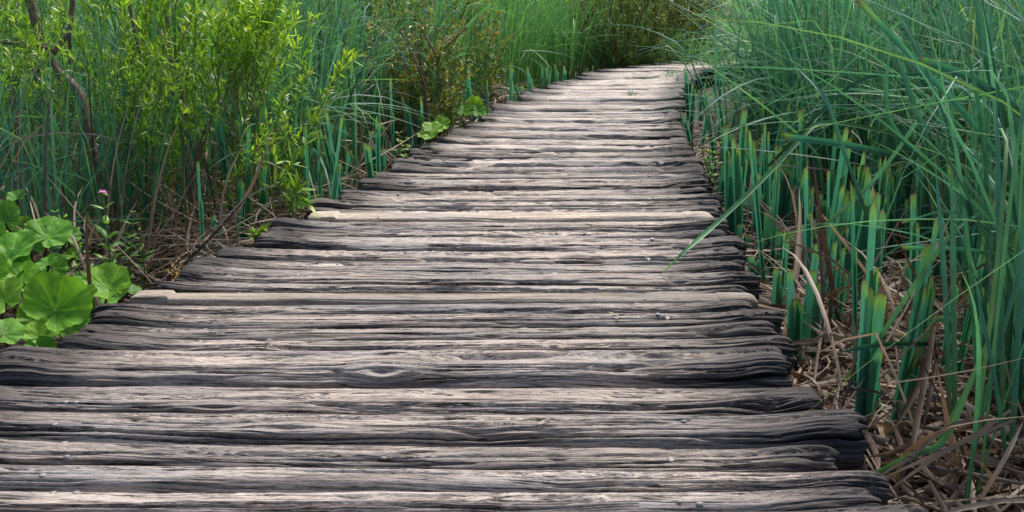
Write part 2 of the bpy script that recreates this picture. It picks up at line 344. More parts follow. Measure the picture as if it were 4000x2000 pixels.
    V = np.stack([S, -yb, zb + zt], -1)                                                      # local -y faces the viewer
    V[..., 1] *= -1; V[..., 1] = -V[..., 1]
    n = nu * nv; idx = np.arange(n).reshape(nu, nv)
    F = np.stack([idx[:-1, :-1], idx[1:, :-1], idx[1:, 1:], idx[:-1, 1:]], -1).reshape(-1, 4)
    under = np.stack([idx[:-1, -1], idx[1:, -1], idx[1:, 0], idx[:-1, 0]], -1)
    c0, c1 = V[0].mean(0), V[-1].mean(0)
    V2 = np.vstack([V.reshape(-1, 3), c0, c1])
    r0, r1 = np.append(idx[0], idx[0, 0]), np.append(idx[-1], idx[-1, 0])
    T = np.vstack([np.stack([np.full(nv, n), r0[:-1], r0[1:]], -1), np.stack([np.full(nv, n + 1), r1[1:], r1[:-1]], -1)])
    uv = np.stack([S + q.random() * 5, aw + q.random() * 3], -1).reshape(-1, 2); uv = np.vstack([uv, [[0, 0], [0, .3]]])
    name = "plank"
    me = mesh(name, V2, [F, under, T], uv, M['fresh' if fresh else 'wood'], link=False)
    worn = 1 - (.95 * np.exp(-(e / (.20 + .25 * q.random())) ** 2))[:, None] * (1 - .0 * a)
    worn = np.append(np.clip(worn + 0 * a, 0, 1).ravel(), [0, 0]) if not fresh else np.ones(n + 2)
    at = me.attributes.new("worn", 'FLOAT', 'POINT'); at.data.foreach_set("value", worn.astype(np.float32))
    o = obj(name, me, walk, cen, (0, 0, math.atan2(ax[1], ax[0])))
    if fresh: o["label"] = "new pale plank with raised sawn end" if i == 12 else "thin new pale plank of bare yellow wood"
    TOPS.append((o, cen, ax, f, D, V, ln, i))
for i in range(len(PL)): plank(i)

# nails: flat heads on the near planks, over the two bearers
ph = np.arange(12) * np.pi / 6
nv_ = np.vstack([np.stack([np.cos(ph) * .0075, np.sin(ph) * .0075, 0 * ph - .004], -1), np.stack([np.cos(ph) * .0072, np.sin(ph) * .0072, 0 * ph + .0004], -1), np.stack([np.cos(ph) * .0055, np.sin(ph) * .0055, 0 * ph + .0011], -1), [[0, 0, .0012]]])
r = np.arange(12); r2 = (r + 1) % 12
nme = mesh("nail", nv_, [np.vstack([np.stack([r, r2, r2 + 12, r + 12], -1), np.stack([r + 12, r2 + 12, r2 + 24, r + 24], -1)]), np.stack([r + 24, r2 + 24, r * 0 + 36], -1)], None, M['nail'], link=False)
q = np.random.default_rng(77)
for o_, cen, ax, f, D, V, ln, i in TOPS:
    if cen[1] > 6.0: continue
    for frac in (.20, .80):
        for k in range(2 if q.random() < .25 else 1):
            a, b = int(len(V) * (frac + q.normal(0, .010))), int(V.shape[1] * q.uniform(.36, .66))
            p = V[a, b]; t1, t2 = V[a + 2, b] - V[a - 2, b], V[a, b + 2] - V[a, b - 2]; nrm = np.cross(t1, t2); nrm = nrm / np.linalg.norm(nrm)
            if nrm[2] < 0: nrm = -nrm
            nl = obj("nail", nme, o_, p + np.array([0, 0, .0005]), (-nrm[1] * .6, nrm[0] * .6, 0))
# bearers and posts below
for k, frac in enumerate((.2, .8)):
    pts = np.array([l + (r_ - l) * frac for l, r_ in PL[::5]]); pts[:, 2] = -.145
    V, F, U = tube(pts, .06, .06, 60, 4); mesh("bearer", V, [F], U * [4, .3], M['beam'], walk, False)
for j in range(4, 56, 6):
    for frac in (.13, .87):
        p = PL[j][0] + (PL[j][1] - PL[j][0]) * frac
        V, F, U = tube([p + [0, 0, ZG - .25], p + [0, 0, -.085]], .055, .05, 4, 8); mesh("post", V, [F], U, M['beam'], walk)

# ------------------------------------------------------------------ cut reed stubs (things)
def stub_proto(seed):
    q = np.random.default_rng(seed); root = obj("cut_reed", None); kids = []
    n = q.integers(2, 5); fan = q.uniform(-.4, .4)
    for k in range(n):
        hgt = 1.0 if k == 0 else q.uniform(.62, 1.0)
        a = fan + (k - n / 2) * .15; off = (k - (n - 1) / 2) * .35
        V, F, U = ribbons([[off * .6, q.normal(0, .12), -.05]], hgt + .05, q.uniform(0, 6.28), abs(q.normal(0, .02)), q.normal(0, .02), 1.0 * q.uniform(.7, 1.1), 7, 3, q.uniform(.15, .35), 0, rnd=[q.random()], taper='stub')
        # unit blade: x,y in blade widths, z in heights
        c = V[:, :2].mean(0); aa = a + q.normal(0, .25); R = np.array([[math.cos(aa), -math.sin(aa)], [math.sin(aa), math.cos(aa)]])
        ctr = V.reshape(-1, 3, 3).mean(1)
        loc = V.reshape(-1, 3, 3) - ctr[:, None]; wv = loc.copy()
        d0 = loc[:, 2, :2] - loc[:, 0, :2]; ln = np.linalg.norm(d0, axis=1)[:, None, None]
        u0 = (loc[..., 0] * (d0 / ln[:, 0])[:, None, 0] + loc[..., 1] * (d0 / ln[:, 0])[:, None, 1])
        v0 = (-loc[..., 0] * (d0 / ln[:, 0])[:, None, 1] + loc[..., 1] * (d0 / ln[:, 0])[:, None, 0])
        x = u0 * R[0, 0] + v0 * R[0, 1]; y = u0 * R[1, 0] + v0 * R[1, 1]
        W = np.stack([ctr[:, None, 0] * 0 + off * (.7 + .5 * ctr[:, None, 2]) + x, q.normal(0, .25) + y, V.reshape(-1, 3, 3)[..., 2]], -1)
        W[-1, :, 2] += q.normal(0, .018, 3)
        ch = mesh("blade", W.reshape(-1, 3), [F], U, M['stub'], root); kids.append(ch)
    KIDS[root.name] = kids
    return root
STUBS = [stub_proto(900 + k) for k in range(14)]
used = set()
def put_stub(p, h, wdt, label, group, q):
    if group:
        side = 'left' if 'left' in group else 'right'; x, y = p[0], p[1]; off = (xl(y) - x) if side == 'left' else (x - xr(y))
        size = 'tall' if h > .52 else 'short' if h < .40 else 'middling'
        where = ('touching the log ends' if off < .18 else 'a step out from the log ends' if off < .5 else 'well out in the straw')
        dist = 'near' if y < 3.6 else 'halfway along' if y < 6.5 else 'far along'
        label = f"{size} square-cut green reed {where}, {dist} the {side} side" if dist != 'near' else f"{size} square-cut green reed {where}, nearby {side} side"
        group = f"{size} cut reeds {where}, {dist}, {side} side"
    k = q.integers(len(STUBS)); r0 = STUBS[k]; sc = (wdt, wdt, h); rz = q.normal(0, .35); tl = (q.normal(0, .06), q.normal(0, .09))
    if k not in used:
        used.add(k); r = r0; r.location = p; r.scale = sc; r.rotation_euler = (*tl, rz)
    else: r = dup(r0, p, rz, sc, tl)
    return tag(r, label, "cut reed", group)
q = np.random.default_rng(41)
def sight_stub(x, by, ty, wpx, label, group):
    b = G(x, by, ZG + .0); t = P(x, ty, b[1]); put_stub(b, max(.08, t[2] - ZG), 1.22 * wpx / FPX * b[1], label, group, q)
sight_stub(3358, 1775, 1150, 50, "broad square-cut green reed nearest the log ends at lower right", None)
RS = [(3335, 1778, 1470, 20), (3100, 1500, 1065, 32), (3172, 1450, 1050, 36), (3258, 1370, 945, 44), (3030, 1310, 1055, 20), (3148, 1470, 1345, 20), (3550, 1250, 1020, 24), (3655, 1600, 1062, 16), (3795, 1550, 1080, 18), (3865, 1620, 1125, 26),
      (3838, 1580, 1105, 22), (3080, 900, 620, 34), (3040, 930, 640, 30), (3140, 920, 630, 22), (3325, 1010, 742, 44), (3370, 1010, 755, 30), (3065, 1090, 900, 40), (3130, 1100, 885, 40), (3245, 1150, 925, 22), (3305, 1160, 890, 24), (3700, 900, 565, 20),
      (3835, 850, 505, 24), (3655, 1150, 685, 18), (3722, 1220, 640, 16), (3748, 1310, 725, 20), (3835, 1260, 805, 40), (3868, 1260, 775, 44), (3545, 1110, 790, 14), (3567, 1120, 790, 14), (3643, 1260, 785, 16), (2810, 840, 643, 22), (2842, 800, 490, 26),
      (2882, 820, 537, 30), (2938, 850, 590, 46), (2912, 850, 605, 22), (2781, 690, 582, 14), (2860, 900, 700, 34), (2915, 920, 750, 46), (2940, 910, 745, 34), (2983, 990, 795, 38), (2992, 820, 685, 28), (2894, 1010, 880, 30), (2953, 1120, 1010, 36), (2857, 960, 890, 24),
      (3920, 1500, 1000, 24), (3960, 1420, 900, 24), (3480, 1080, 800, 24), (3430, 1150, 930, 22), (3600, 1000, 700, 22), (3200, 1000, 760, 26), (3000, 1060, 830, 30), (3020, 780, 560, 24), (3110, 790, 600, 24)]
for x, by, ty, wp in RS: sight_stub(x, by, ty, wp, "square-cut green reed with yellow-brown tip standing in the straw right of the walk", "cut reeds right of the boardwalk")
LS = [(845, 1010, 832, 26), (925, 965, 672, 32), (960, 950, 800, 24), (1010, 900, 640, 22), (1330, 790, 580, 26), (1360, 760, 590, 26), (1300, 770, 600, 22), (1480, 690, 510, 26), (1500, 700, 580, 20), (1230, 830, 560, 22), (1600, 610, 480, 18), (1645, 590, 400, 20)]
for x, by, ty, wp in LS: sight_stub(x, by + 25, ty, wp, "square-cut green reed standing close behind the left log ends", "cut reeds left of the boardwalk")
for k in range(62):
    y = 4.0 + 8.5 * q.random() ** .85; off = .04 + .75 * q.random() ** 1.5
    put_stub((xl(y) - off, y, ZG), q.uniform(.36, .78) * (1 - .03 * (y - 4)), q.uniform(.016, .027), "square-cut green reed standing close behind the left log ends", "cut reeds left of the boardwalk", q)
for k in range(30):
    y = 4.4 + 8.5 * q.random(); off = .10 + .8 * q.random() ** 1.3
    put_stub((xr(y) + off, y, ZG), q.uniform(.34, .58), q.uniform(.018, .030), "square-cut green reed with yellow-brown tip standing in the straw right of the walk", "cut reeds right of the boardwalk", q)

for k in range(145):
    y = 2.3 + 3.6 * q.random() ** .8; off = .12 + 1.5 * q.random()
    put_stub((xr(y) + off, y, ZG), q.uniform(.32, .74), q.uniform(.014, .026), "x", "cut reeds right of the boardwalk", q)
# ------------------------------------------------------------------ reed beds
def bed(name, xy, L, lean, q, mat, seg=7, cols=2, wid=(.008, .016), spread=.9, kinkp=.3, bendm=.55, label=None):
    n = len(xy); base = np.column_stack([xy, np.full(n, ZG - .02)])
    az = np.where(q.random(n) < .6, lean + q.normal(0, spread, n), q.random(n) * 6.28)
    kt = q.uniform(.35, .85, n); ka = np.where(q.random(n) < kinkp, q.uniform(.5, 1.7, n), 0)
    V, F, U = ribbons(base, L, az, abs(q.normal(.10, .10, n)), np.clip(q.gamma(1.6, bendm / 1.6, n), 0, 2.2), q.uniform(*wid, n), seg, cols, .2, q.normal(0, .7, n), kt, ka, q.normal(0, .5, n), q.random(n), power=1.8)
    o = mesh(name, V, [F], U, M[mat]); tag(o, label, None, None, 'stuff'); return o
def scatter(n, y0, y1, xf, q, pw=1.0):
    y = y0 + (y1 - y0) * q.random(n) ** pw; return np.column_stack([xf(y, q.random(n)), y])
q = np.random.default_rng(8)
def pixx(xy): return 2000 + FPX * xy[:, 0] / (xy[:, 1] * math.cos(PITCH) + 1.1 * math.sin(PITCH))
R1 = scatter(9800, 2.0, 7.6, lambda y, r: xr(y) + .55 + 4.2 * r, q)
R1 = R1[(pixx(R1) > np.interp(R1[:, 1], [2, 4.2, 4.8, 5.4, 6.2], [3820, 3560, 3330, 3120, 2700]) + 120 * q.random(len(R1))) & (q.random(len(R1)) < np.interp(R1[:, 1], [2, 3.5, 4.5], [.35, .5, 1]))]
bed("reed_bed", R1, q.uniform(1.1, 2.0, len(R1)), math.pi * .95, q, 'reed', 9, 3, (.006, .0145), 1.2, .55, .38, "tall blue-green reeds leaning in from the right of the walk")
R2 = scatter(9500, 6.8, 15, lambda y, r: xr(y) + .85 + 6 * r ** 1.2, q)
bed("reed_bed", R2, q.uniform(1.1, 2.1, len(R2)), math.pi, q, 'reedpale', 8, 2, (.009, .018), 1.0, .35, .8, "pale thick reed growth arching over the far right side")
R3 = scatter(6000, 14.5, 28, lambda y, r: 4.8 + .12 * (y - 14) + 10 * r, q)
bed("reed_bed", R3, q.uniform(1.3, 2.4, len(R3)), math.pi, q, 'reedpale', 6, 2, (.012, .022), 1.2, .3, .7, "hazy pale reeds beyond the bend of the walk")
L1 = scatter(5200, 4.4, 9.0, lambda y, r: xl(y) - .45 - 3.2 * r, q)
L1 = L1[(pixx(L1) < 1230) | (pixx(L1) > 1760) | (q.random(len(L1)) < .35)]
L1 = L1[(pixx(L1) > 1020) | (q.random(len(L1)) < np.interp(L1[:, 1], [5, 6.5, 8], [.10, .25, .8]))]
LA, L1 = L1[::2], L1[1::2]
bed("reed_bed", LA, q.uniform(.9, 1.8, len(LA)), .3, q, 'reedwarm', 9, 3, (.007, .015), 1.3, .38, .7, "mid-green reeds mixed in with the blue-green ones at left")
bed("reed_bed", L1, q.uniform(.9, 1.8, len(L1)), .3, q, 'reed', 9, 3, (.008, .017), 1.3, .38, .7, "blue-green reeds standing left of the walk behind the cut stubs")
L2 = scatter(9500, 8.5, 16, lambda y, r: xl(y) - .5 - 6 * r, q)
L2 = L2[(pixx(L2) < 1230) | (pixx(L2) > 1950) | (L2[:, 1] > 12.5) | (q.random(len(L2)) < .30)]
bed("reed_bed", L2, q.uniform(1.0, 1.9, len(L2)), .2, q, 'reedwarm', 7, 2, (.009, .017), 1.3, .3, .6, "bright green reeds filling the far left side")
L3 = scatter(620, 3.2, 5.6, lambda y, r: xl(y) - .8 - 1.6 * r, q)
bed("reed_bed", L3, q.uniform(.6, 1.2, len(L3)), .2, q, 'reed', 8, 2, (.007, .013), 1.2, .25, .4, "thin dark reeds between the willow stems at left")
DD = np.vstack([scatter(420, 3.4, 8, lambda y, r: xl(y) - .5 - 2.4 * r, q), scatter(420, 2.6, 8, lambda y, r: xr(y) + .7 + 2.4 * r, q)])
bed("dead_reeds", DD, q.uniform(.5, 1.3, len(DD)), .3, q, 'straw', 8, 2, (.006, .012), 1.4, .4, .8, "scattered dead brown reeds standing among the green ones")
B1 = np.vstack([scatter(2600, -6, 1.6, lambda y, r: 1.75 + 4 * r, q), scatter(2600, -6, 2.4, lambda y, r: -2.5 - 4 * r, q)])  # marsh reeds out of view, added to cut horizon light on plank fronts
bed("reed_bed", B1, q.uniform(1.1, 2.0, len(B1)), 0, q, 'reed', 6, 2, (.010, .02), 1.4, .3, .6, "reeds on both sides of the near end of the walk")
L5 = np.column_stack([q.uniform(1.3, 3.9, 900), q.uniform(15.2, 16.6, 900)]); L5 = L5[L5[:, 1] > 15.0 + .25 * (3.9 - L5[:, 0])]
bed("reed_bed", L5, q.uniform(.3, 1.0, len(L5)), 4.5, q, 'reedwarm', 7, 2, (.010, .02), 1.4, .3, .9, "drooping grass tufts at the foot of the dark shrubs by the bend")
L4 = scatter(7000, 20.5, 34, lambda y, r: -9 + 13 * r, q)
bed("reed_bed", L4, q.uniform(1.2, 2.6, len(L4)), 0, q, 'reedwarm', 6, 2, (.012, .022), 1.4, .3, .6, "reeds behind the far bend of the walk")

# ------------------------------------------------------------------ dead straw
def straw(name, xy, q, label, zmax=.16, lmin=.25, lmax=.75, up=.13, wmax=.014):
    n = len(xy); base = np.column_stack([xy, ZG + zmax * q.random(n) ** 1.6])
    upr = q.random(n) < up
    V, F, U = ribbons(base, q.uniform(lmin, lmax, n), q.random(n) * 6.28, np.where(upr, q.uniform(.3, 1.2, n), q.uniform(1.2, 1.75, n)), q.uniform(-.2, 1.0, n), q.uniform(.005, wmax, n), 6, 3, .2, q.normal(0, .8, n),
                      q.uniform(.3, .8, n), np.where(q.random(n) < .3, q.uniform(-.8, 1.4, n), 0), q.normal(0, .9, n), q.random(n))
    V[:, 2] = np.maximum(V[:, 2], ZG - .01)
    W = V.reshape(n, -1, 3); k = W.shape[1]
    bad = ((W[..., 0] > xl(W[..., 1]) - .02) & (W[..., 0] < xr(W[..., 1]) + .03) & (W[..., 2] > -.13)).any(1)
    keep = np.where(~bad)[0]; V = W[keep].reshape(-1, 3); U = U.reshape(n, k, 2)[keep].reshape(-1, 2); F = F[:len(keep) * (len(F) // n)]
    tag(mesh(name, V, [F], U, M['straw']), label, None, None, 'stuff')
q = np.random.default_rng(18)
straw("dead_straw", scatter(4000, 1.5, 9, lambda y, r: xr(y) + .02 + 1.9 * r, q, 1.2), q, "tangled dead brown straw on the ground right of the walk")
straw("dead_straw", scatter(2600, 1.4, 3.6, lambda y, r: xr(y) + .05 + 1.5 * r, q), q, "dense pale straw mat in the lower right corner", .10, .3, .8, .08, .023)
straw("dead_straw", scatter(4200, 3.1, 9, lambda y, r: xl(y) - .02 - 1.6 * r, q), q, "dark dead straw heaped left of the walk")
straw("dead_straw", np.column_stack([q.normal(xl(11.2) - .35, .3, 500), q.normal(11.0, .5, 500)]), q, "small pale straw heap at the far left edge", .3, .2, .5)

# ------------------------------------------------------------------ long single reed leaves, foreground right
def long_leaf(name, pix, wpx, label, rnd=.5, wide=(0, -1, .25), mat='reed', tip=.3, blunt=False, group=None):
    pts = [P(*p) for p in pix]; d = np.mean([p[2] for p in pix])
    V, F, U = strip(pts, wpx / FPX * d, wide, 28, .25, tip, rnd, blunt); org = np.array(pts[0])
    o = mesh(name, V - org, [F], U, M[mat]); o.location = org
    return tag(o, label, "reed leaf", group)
t = G(2575, 1080, .004)
long_leaf("reed_leaf", [(3620, 560, 4.1), (3420, 505, 3.95), (3215, 478, 3.8), (3130, 540, 3.72), (2990, 690, 3.6), (2800, 870, 3.45), (2660, 995, 3.3), (2575, 1080, t[1])], 18, "long green reed leaf bent over and resting its tip on the planks", .88, (0, -1, .6), tip=.25)
LL = [([(3520, 610, 3.6), (3300, 565, 3.5), (3060, 533, 3.4)], 26, "broad straight leaf pointing left with pale upper face above the cut stubs", .9, True),
      ([(3950, 700, 3.0), (3800, 480, 3.0), (3350, 0, 3.0)], 24, "thick dark leaf slanting from upper centre-right down to the right edge", .1, True),
      ([(4050, 490, 2.8), (3800, 310, 2.85), (3590, 235, 2.9)], 32, "broad olive-green leaf with cut yellow tip slanting to the right edge", .97, True),
      ([(3670, 680, 3.1), (3560, 380, 3.15), (3480, 150, 3.2)], 22, "dark straight leaf running from top centre of the right reeds down to the right", .05, False),
      ([(3665, 680, 3.15), (3475, 462, 3.15), (3475, 150, 3.15)], 18, "dark leaf with a sharp elbow bend among the right reeds", .05, False),
      ([(3990, 1010, 2.7), (3760, 975, 2.7), (3520, 968, 2.75)], 18, "horizontal cut green leaf crossing the upright stubs at right", .85, True),
      ([(3980, 1000, 2.6), (3740, 830, 2.75), (3520, 870, 2.8)], 10, "thin leaf with cut tip pointing left below the horizontal one", .8, True),
      ([(3330, 1900, 2.0), (3560, 1780, 2.02), (3700, 1700, 2.05), (3860, 1320, 2.1)], 30, "long grey-green leaf curving up from the straw in the lower right corner", .6, False),
      ([(3650, 1760, 2.1), (3780, 1520, 2.12), (3850, 1340, 2.15)], 26, "green leaf rising steeply beside the lower right stubs", .6, False),
      ([(3935, 1810, 1.95), (3880, 1450, 2.0), (3800, 1060, 2.1)], 20, "bright yellow-green upright leaf near the right edge", 1.0, False),
      ([(3540, 1480, 2.5), (3640, 1270, 2.5), (3700, 1245, 2.5), (3765, 1232, 2.45)], 24, "green leaf with curled-over tip pointing right above the straw", .8, False),
      ([(3680, 1345, 2.5), (3450, 1345, 2.45), (3265, 1380, 2.4)], 20, "pale green leaf lying level across the big cut reed", .95, False),
      ([(3300, 1480, 2.6), (3420, 1340, 2.55), (3650, 1000, 2.5), (3780, 850, 2.5)], 22, "green leaf leaning up to the right behind the big cut reed", .7, False),
      ([(3710, 1640, 2.3), (3690, 1100, 2.35), (3650, 600, 2.45)], 22, "tall upright green leaf right of the pale straw fan", .4, False),
      ([(3730, 1620, 2.3), (3725, 1200, 2.35), (3715, 640, 2.45)], 24, "second tall upright leaf close beside the one right of the straw fan", .55, False),
      ([(3920, 1600, 2.1), (3905, 1000, 2.2), (3890, 300, 2.4)], 24, "tall upright leaf near the right edge reaching the top reeds", .3, False),
      ([(3950, 1750, 2.0), (3985, 1200, 2.1), (4010, 600, 2.2)], 28, "widest upright leaf at the right edge of the picture", .5, False),
      ([(3170, 920, 3.3), (3400, 720, 3.25), (3600, 450, 3.2), (3700, 280, 3.2)], 16, "blue-green leaf running diagonally up through the middle of the right reeds", .65, False),
      ([(3400, 880, 3.2), (3300, 600, 3.3), (3220, 380, 3.35), (3100, 250, 3.5)], 16, "slender leaf leaning left in the middle of the right reeds", .45, False),
      ([(3930, 500, 2.9), (3860, 250, 2.95), (3800, -60, 3.0)], 36, "broad dark leaf descending steeply from the top right", .2, False),
      ([(3000, 650, 3.7), (3330, 330, 3.8), (3560, 290, 3.9), (3760, 300, 4.0)], 14, "thin pale leaf arching to the left over the reeds", .95, False)]
for pix, wp, lab, rd, bl in LL: long_leaf("reed_leaf", pix, wp, lab, rd, blunt=bl, mat='stub' if bl else 'reed')
SL = [([(3010, 1500, 2.75), (3150, 1505, 2.7), (3300, 1500, 2.65)], 10, "thin pale dead leaf pointing at the log ends"),
      ([(3530, 1620, 2.3), (3440, 1540, 2.35), (3360, 1522, 2.4), (3265, 1530, 2.4)], 12, "arched pale dead leaf crossing the big cut reed"),
      ([(3500, 1595, 2.35), (3400, 1660, 2.3), (3330, 1695, 2.3)], 10, "straight straw-coloured leaf lying below the arched one"),
      ([(3650, 1260, 2.5), (3620, 1450, 2.3), (3580, 1650, 2.15), (3560, 1800, 2.05)], 30, "broad pale dead leaf hanging down in the straw fan"),
      ([(3640, 1340, 2.5), (3590, 1500, 2.3), (3480, 1700, 2.15)], 26, "wide beige dead leaf leaning left in the straw fan"),
      ([(3660, 1380, 2.45), (3640, 1500, 2.3), (3600, 1700, 2.2)], 22, "middle beige dead leaf in the straw fan"),
      ([(3950, 1600, 2.0), (3750, 1730, 1.95), (3420, 1880, 1.95)], 18, "long mauve-brown dead leaf sweeping down to the log corner"),
      ([(3960, 1640, 1.95), (3700, 1760, 1.92), (3450, 1930, 1.9)], 16, "pinkish dead leaf sweeping lowest toward the log corner"),
      ([(3880, 1630, 2.1), (3720, 1660, 2.05), (3560, 1780, 2.0), (3420, 1870, 2.0)], 18, "tan dead leaf bowed above the mauve one"),
      ([(3830, 1950, 1.85), (3920, 1800, 1.85), (4000, 1640, 1.9)], 22, "brown dead leaf rising in the bottom right corner")]
for pix, wp, lab in SL: long_leaf("dead_reed_leaf", pix, wp, lab, .85 if 'pale' in lab or 'beige' in lab else .6, mat='straw')

# tall reed plants standing singly near the walk (things with their leaves as parts)
def reed_proto(seed):
    q = np.random.default_rng(seed); root = obj("reed_plant", None); kids = []
    for k in range(q.integers(5, 8)):
        V, F, U = ribbons([[q.normal(0, .02), q.normal(0, .02), -.02]], q.uniform(.9, 1.8), q.uniform(0, 6.28), abs(q.normal(.08, .07)), q.uniform(.1, 1.1), q.uniform(.009, .016), 12, 3, .25, q.normal(0, .5), [q.uniform(.4, .85)], [q.uniform(.5, 1.6) if q.random() < .35 else 0], q.normal(0, .4), [q.random()], power=1.8)
        kids.append(mesh("leaf", V, [F], U, M['reed'], root))
    KIDS[root.name] = kids; return root
RP = [reed_proto(300 + k) for k in range(10)]; rused = set()
q = np.random.default_rng(63)
def put_reed(x, y, label, group):
    k = q.integers(len(RP)); s = q.uniform(.8, 1.15)
    if k not in rused: rused.add(k); r = RP[k]; r.location = (x, y, ZG); r.rotation_euler = (0, 0, q.uniform(0, 6.28)); r.scale = (s, s, s)
    else: r = dup(RP[k], (x, y, ZG), q.uniform(0, 6.28), (s, s, s))
    side = 'left' if 'left' in group else 'right'; dist = 'nearest stretch' if y < 3.8 else 'middle stretch' if y < 5.6 else 'farther stretch' if y < 7.2 else 'farthest stretch'
    tag(r, f"tall blue-green reed plant, {dist} on the {side} of the walk", "reed plant", f"tall reeds, {dist}, {side} side")
for k in range(3):
    y = q.uniform(1.95, 2.7); x0 = (q.uniform(3600, 4050) - 2000) / FPX * (y * math.cos(PITCH) + 1.15 * math.sin(PITCH)); put_reed(x0, y, "x", "tall reeds right of the boardwalk")
for k in range(85):
    y = 2.2 + 4.6 * q.random() ** .7; x0 = (np.interp(y, [2, 4.2, 4.8, 5.4, 6.2], [3860, 3560, 3330, 3120, 2760]) - 2000) / FPX * (y * math.cos(PITCH) + 1.1 * math.sin(PITCH))
    put_reed(x0 + .08 + 1.1 * q.random() ** 1.5, y, "tall blue-green reed plant with bent leaves right of the walk", "tall reeds right of the boardwalk")
for k in range(70):
    y = q.uniform(5.4, 9.0); put_reed(xl(y) - .30 - 1.5 * q.random(), y, "tall blue-green reed plant standing left of the walk", "tall reeds left of the boardwalk")

# ------------------------------------------------------------------ shrubs
def shrub(name, label, cat, shoots, leaf_l, leaf_w, per, mat, q, trunks=(), group=None, leaf_from=.25, barkr=None, spreadl=1.0, twigr=.0024):
    """shoots: list of point lists; leaves sit along them"""
    base = np.array(trunks[0][0][0] if trunks else shoots[0][0]); root = obj(name, None, loc=base); tag(root, label, cat, group)
    for pts, r0, r1 in trunks:
        V, F, U = tube(np.array(pts) - base, r0, r1, 26, 8); mesh("stem", V, [F], U, M['bark'], root)
    tw = []; B, D_, UU = [], [], []
    for pts in shoots:
        tw.append(tube(pts, twigr, twigr * .35, 8, 4))
        m = int(per * q.uniform(.7, 1.3)); tt = leaf_from + (1 - leaf_from) * q.random(m) ** .8
        c = smoothline(pts, 40); ii = np.clip((tt * 38).astype(int), 0, 38); d = c[ii + 1] - c[ii]; d /= np.linalg.norm(d, axis=1)[:, None] + 1e-9
        B.append(c[ii] + (c[ii + 1] - c[ii]) * q.random((m, 1))); D_.append(d); UU.append(tt)
    V, F, U = joinR(tw); o = mesh("twigs", V - base, [F], U, M['twig'], root); o["kind"] = 'stuff'
    B, D_, UU = np.concatenate(B), np.concatenate(D_), np.concatenate(UU); n = len(B)
    v = D_ * q.uniform(.3, 1.1, (n, 1)) + q.normal(0, .55 * spreadl, (n, 3)); v[:, 2] += .12; v /= np.linalg.norm(v, axis=1)[:, None]
    V, F, U = ribbons(B, leaf_l * q.uniform(.55, 1.25, n), np.arctan2(v[:, 1], v[:, 0]), np.arccos(np.clip(v[:, 2], -1, 1)), q.uniform(-.2, .6, n), leaf_w * q.uniform(.7, 1.2, n), 4, 2, .2, q.normal(0, .5, n), rnd=q.random(n), u=np.clip(UU + q.normal(0, .12, n), 0, 1), taper='leaf')
    o = mesh("leaves", V - base, [F], U, M[mat], root); o["kind"] = 'stuff'
    return root
def shoot(p0, h, lean, az, q, wob=.06):
    p = [np.array(p0, float)]
    for k in range(3):
        p.append(p[-1] + np.array([math.cos(az) * lean * h / 3 * (k + 1) / 2, math.sin(az) * lean * h / 3 * (k + 1) / 2, h / 3]) + q.normal(0, wob * h, 3) * [1, 1, .3])
    return p
q = np.random.default_rng(21)
# big willow on the left, its slanting stems sighted one by one
tr = [([P(497, 932, 4.95), P(435, 760, 5.0), P(373, 620, 5.05), P(342, 505, 5.1), P(310, 365, 5.15), P(225, 280, 5.2), P(167, 186, 5.2), P(116, 0, 5.2), P(60, -260, 5.2)], .028, .022),
      ([P(205, 210, 5.2), P(270, 120, 5.25), P(285, 0, 5.3), P(300, -200, 5.3)], .014, .009),
      ([P(466, 955, 4.85), P(388, 800, 4.9), P(310, 668, 4.95), P(194, 450, 5.0), P(128, 264, 5.05), P(90, 140, 5.1)], .012, .007),
      ([P(275, 250, 5.3), P(272, 100, 5.3), P(290, -100, 5.3)], .010, .008),
      ([P(60, 430, 5.5), P(50, 200, 5.5), P(90, 130, 5.5), P(140, 160, 5.4)], .008, .005),
      ([P(0, 165, 5.0), P(150, 178, 5.1), P(215, 200, 5.2)], .008, .006)]
sh = []
for k in range(190):
    a = P(q.uniform(-150, 760), q.uniform(40, 700), q.uniform(4.2, 6.2)); sh.append(shoot(a, q.uniform(.35, .75), q.uniform(0, .9), q.uniform(0, 6.28), q))
shrub("willow_shrub", "large willow shrub at upper left with a slanting pinkish-brown stem", "willow shrub", sh, .054, .0095, 56, 'willow', q, tr)
tr = [([P(769, 823, 5.0), P(741, 738, 5.0), P(726, 543, 5.0), P(714, 404, 5.0), P(691, 287, 5.05), P(660, 194, 5.1), P(652, 0, 5.1), P(650, -180, 5.1)], .016, .010),
      ([P(714, 430, 5.0), P(690, 400, 4.95), P(665, 330, 4.95)], .007, .005),
      ([P(560, 300, 5.3), P(540, 180, 5.3), P(505, 20, 5.3), P(500, -120, 5.3)], .009, .006),
      ([P(640, 950, 4.7), P(590, 1010, 4.3), P(560, 1060, 3.9), P(620, 1105, 3.55)], .006, .009)]
sh = []
for k in range(100):
    x = q.uniform(480, 1060); y = q.uniform(180, 640) if x < 900 else q.uniform(250, 560)
    sh.append(shoot(P(x - 20, y, q.uniform(4.35, 5.9)), q.uniform(.3, .65), q.uniform(0, .8), q.normal(0, 1.0), q))
for k in range(46):
    x = q.uniform(480, 1230); sh.append(shoot(P(x, q.uniform(480, 860) - .25 * max(0, x - 900), q.uniform(4.5, 5.4)), q.uniform(.2, .45), q.uniform(.2, .8), q.normal(0, 1.2), q))
for k in range(40): sh.append(shoot(P(q.uniform(850, 1010), q.uniform(250, 480), q.uniform(4.1, 4.4)), q.uniform(.25, .45), q.uniform(.2, .6), q.normal(0, .8), q))
shrub("willow_shrub", "leafy bright yellow-green willow with one thin grey stem rising from the straw", "willow shrub", sh, .056, .0095, 50, 'willow', q, tr)
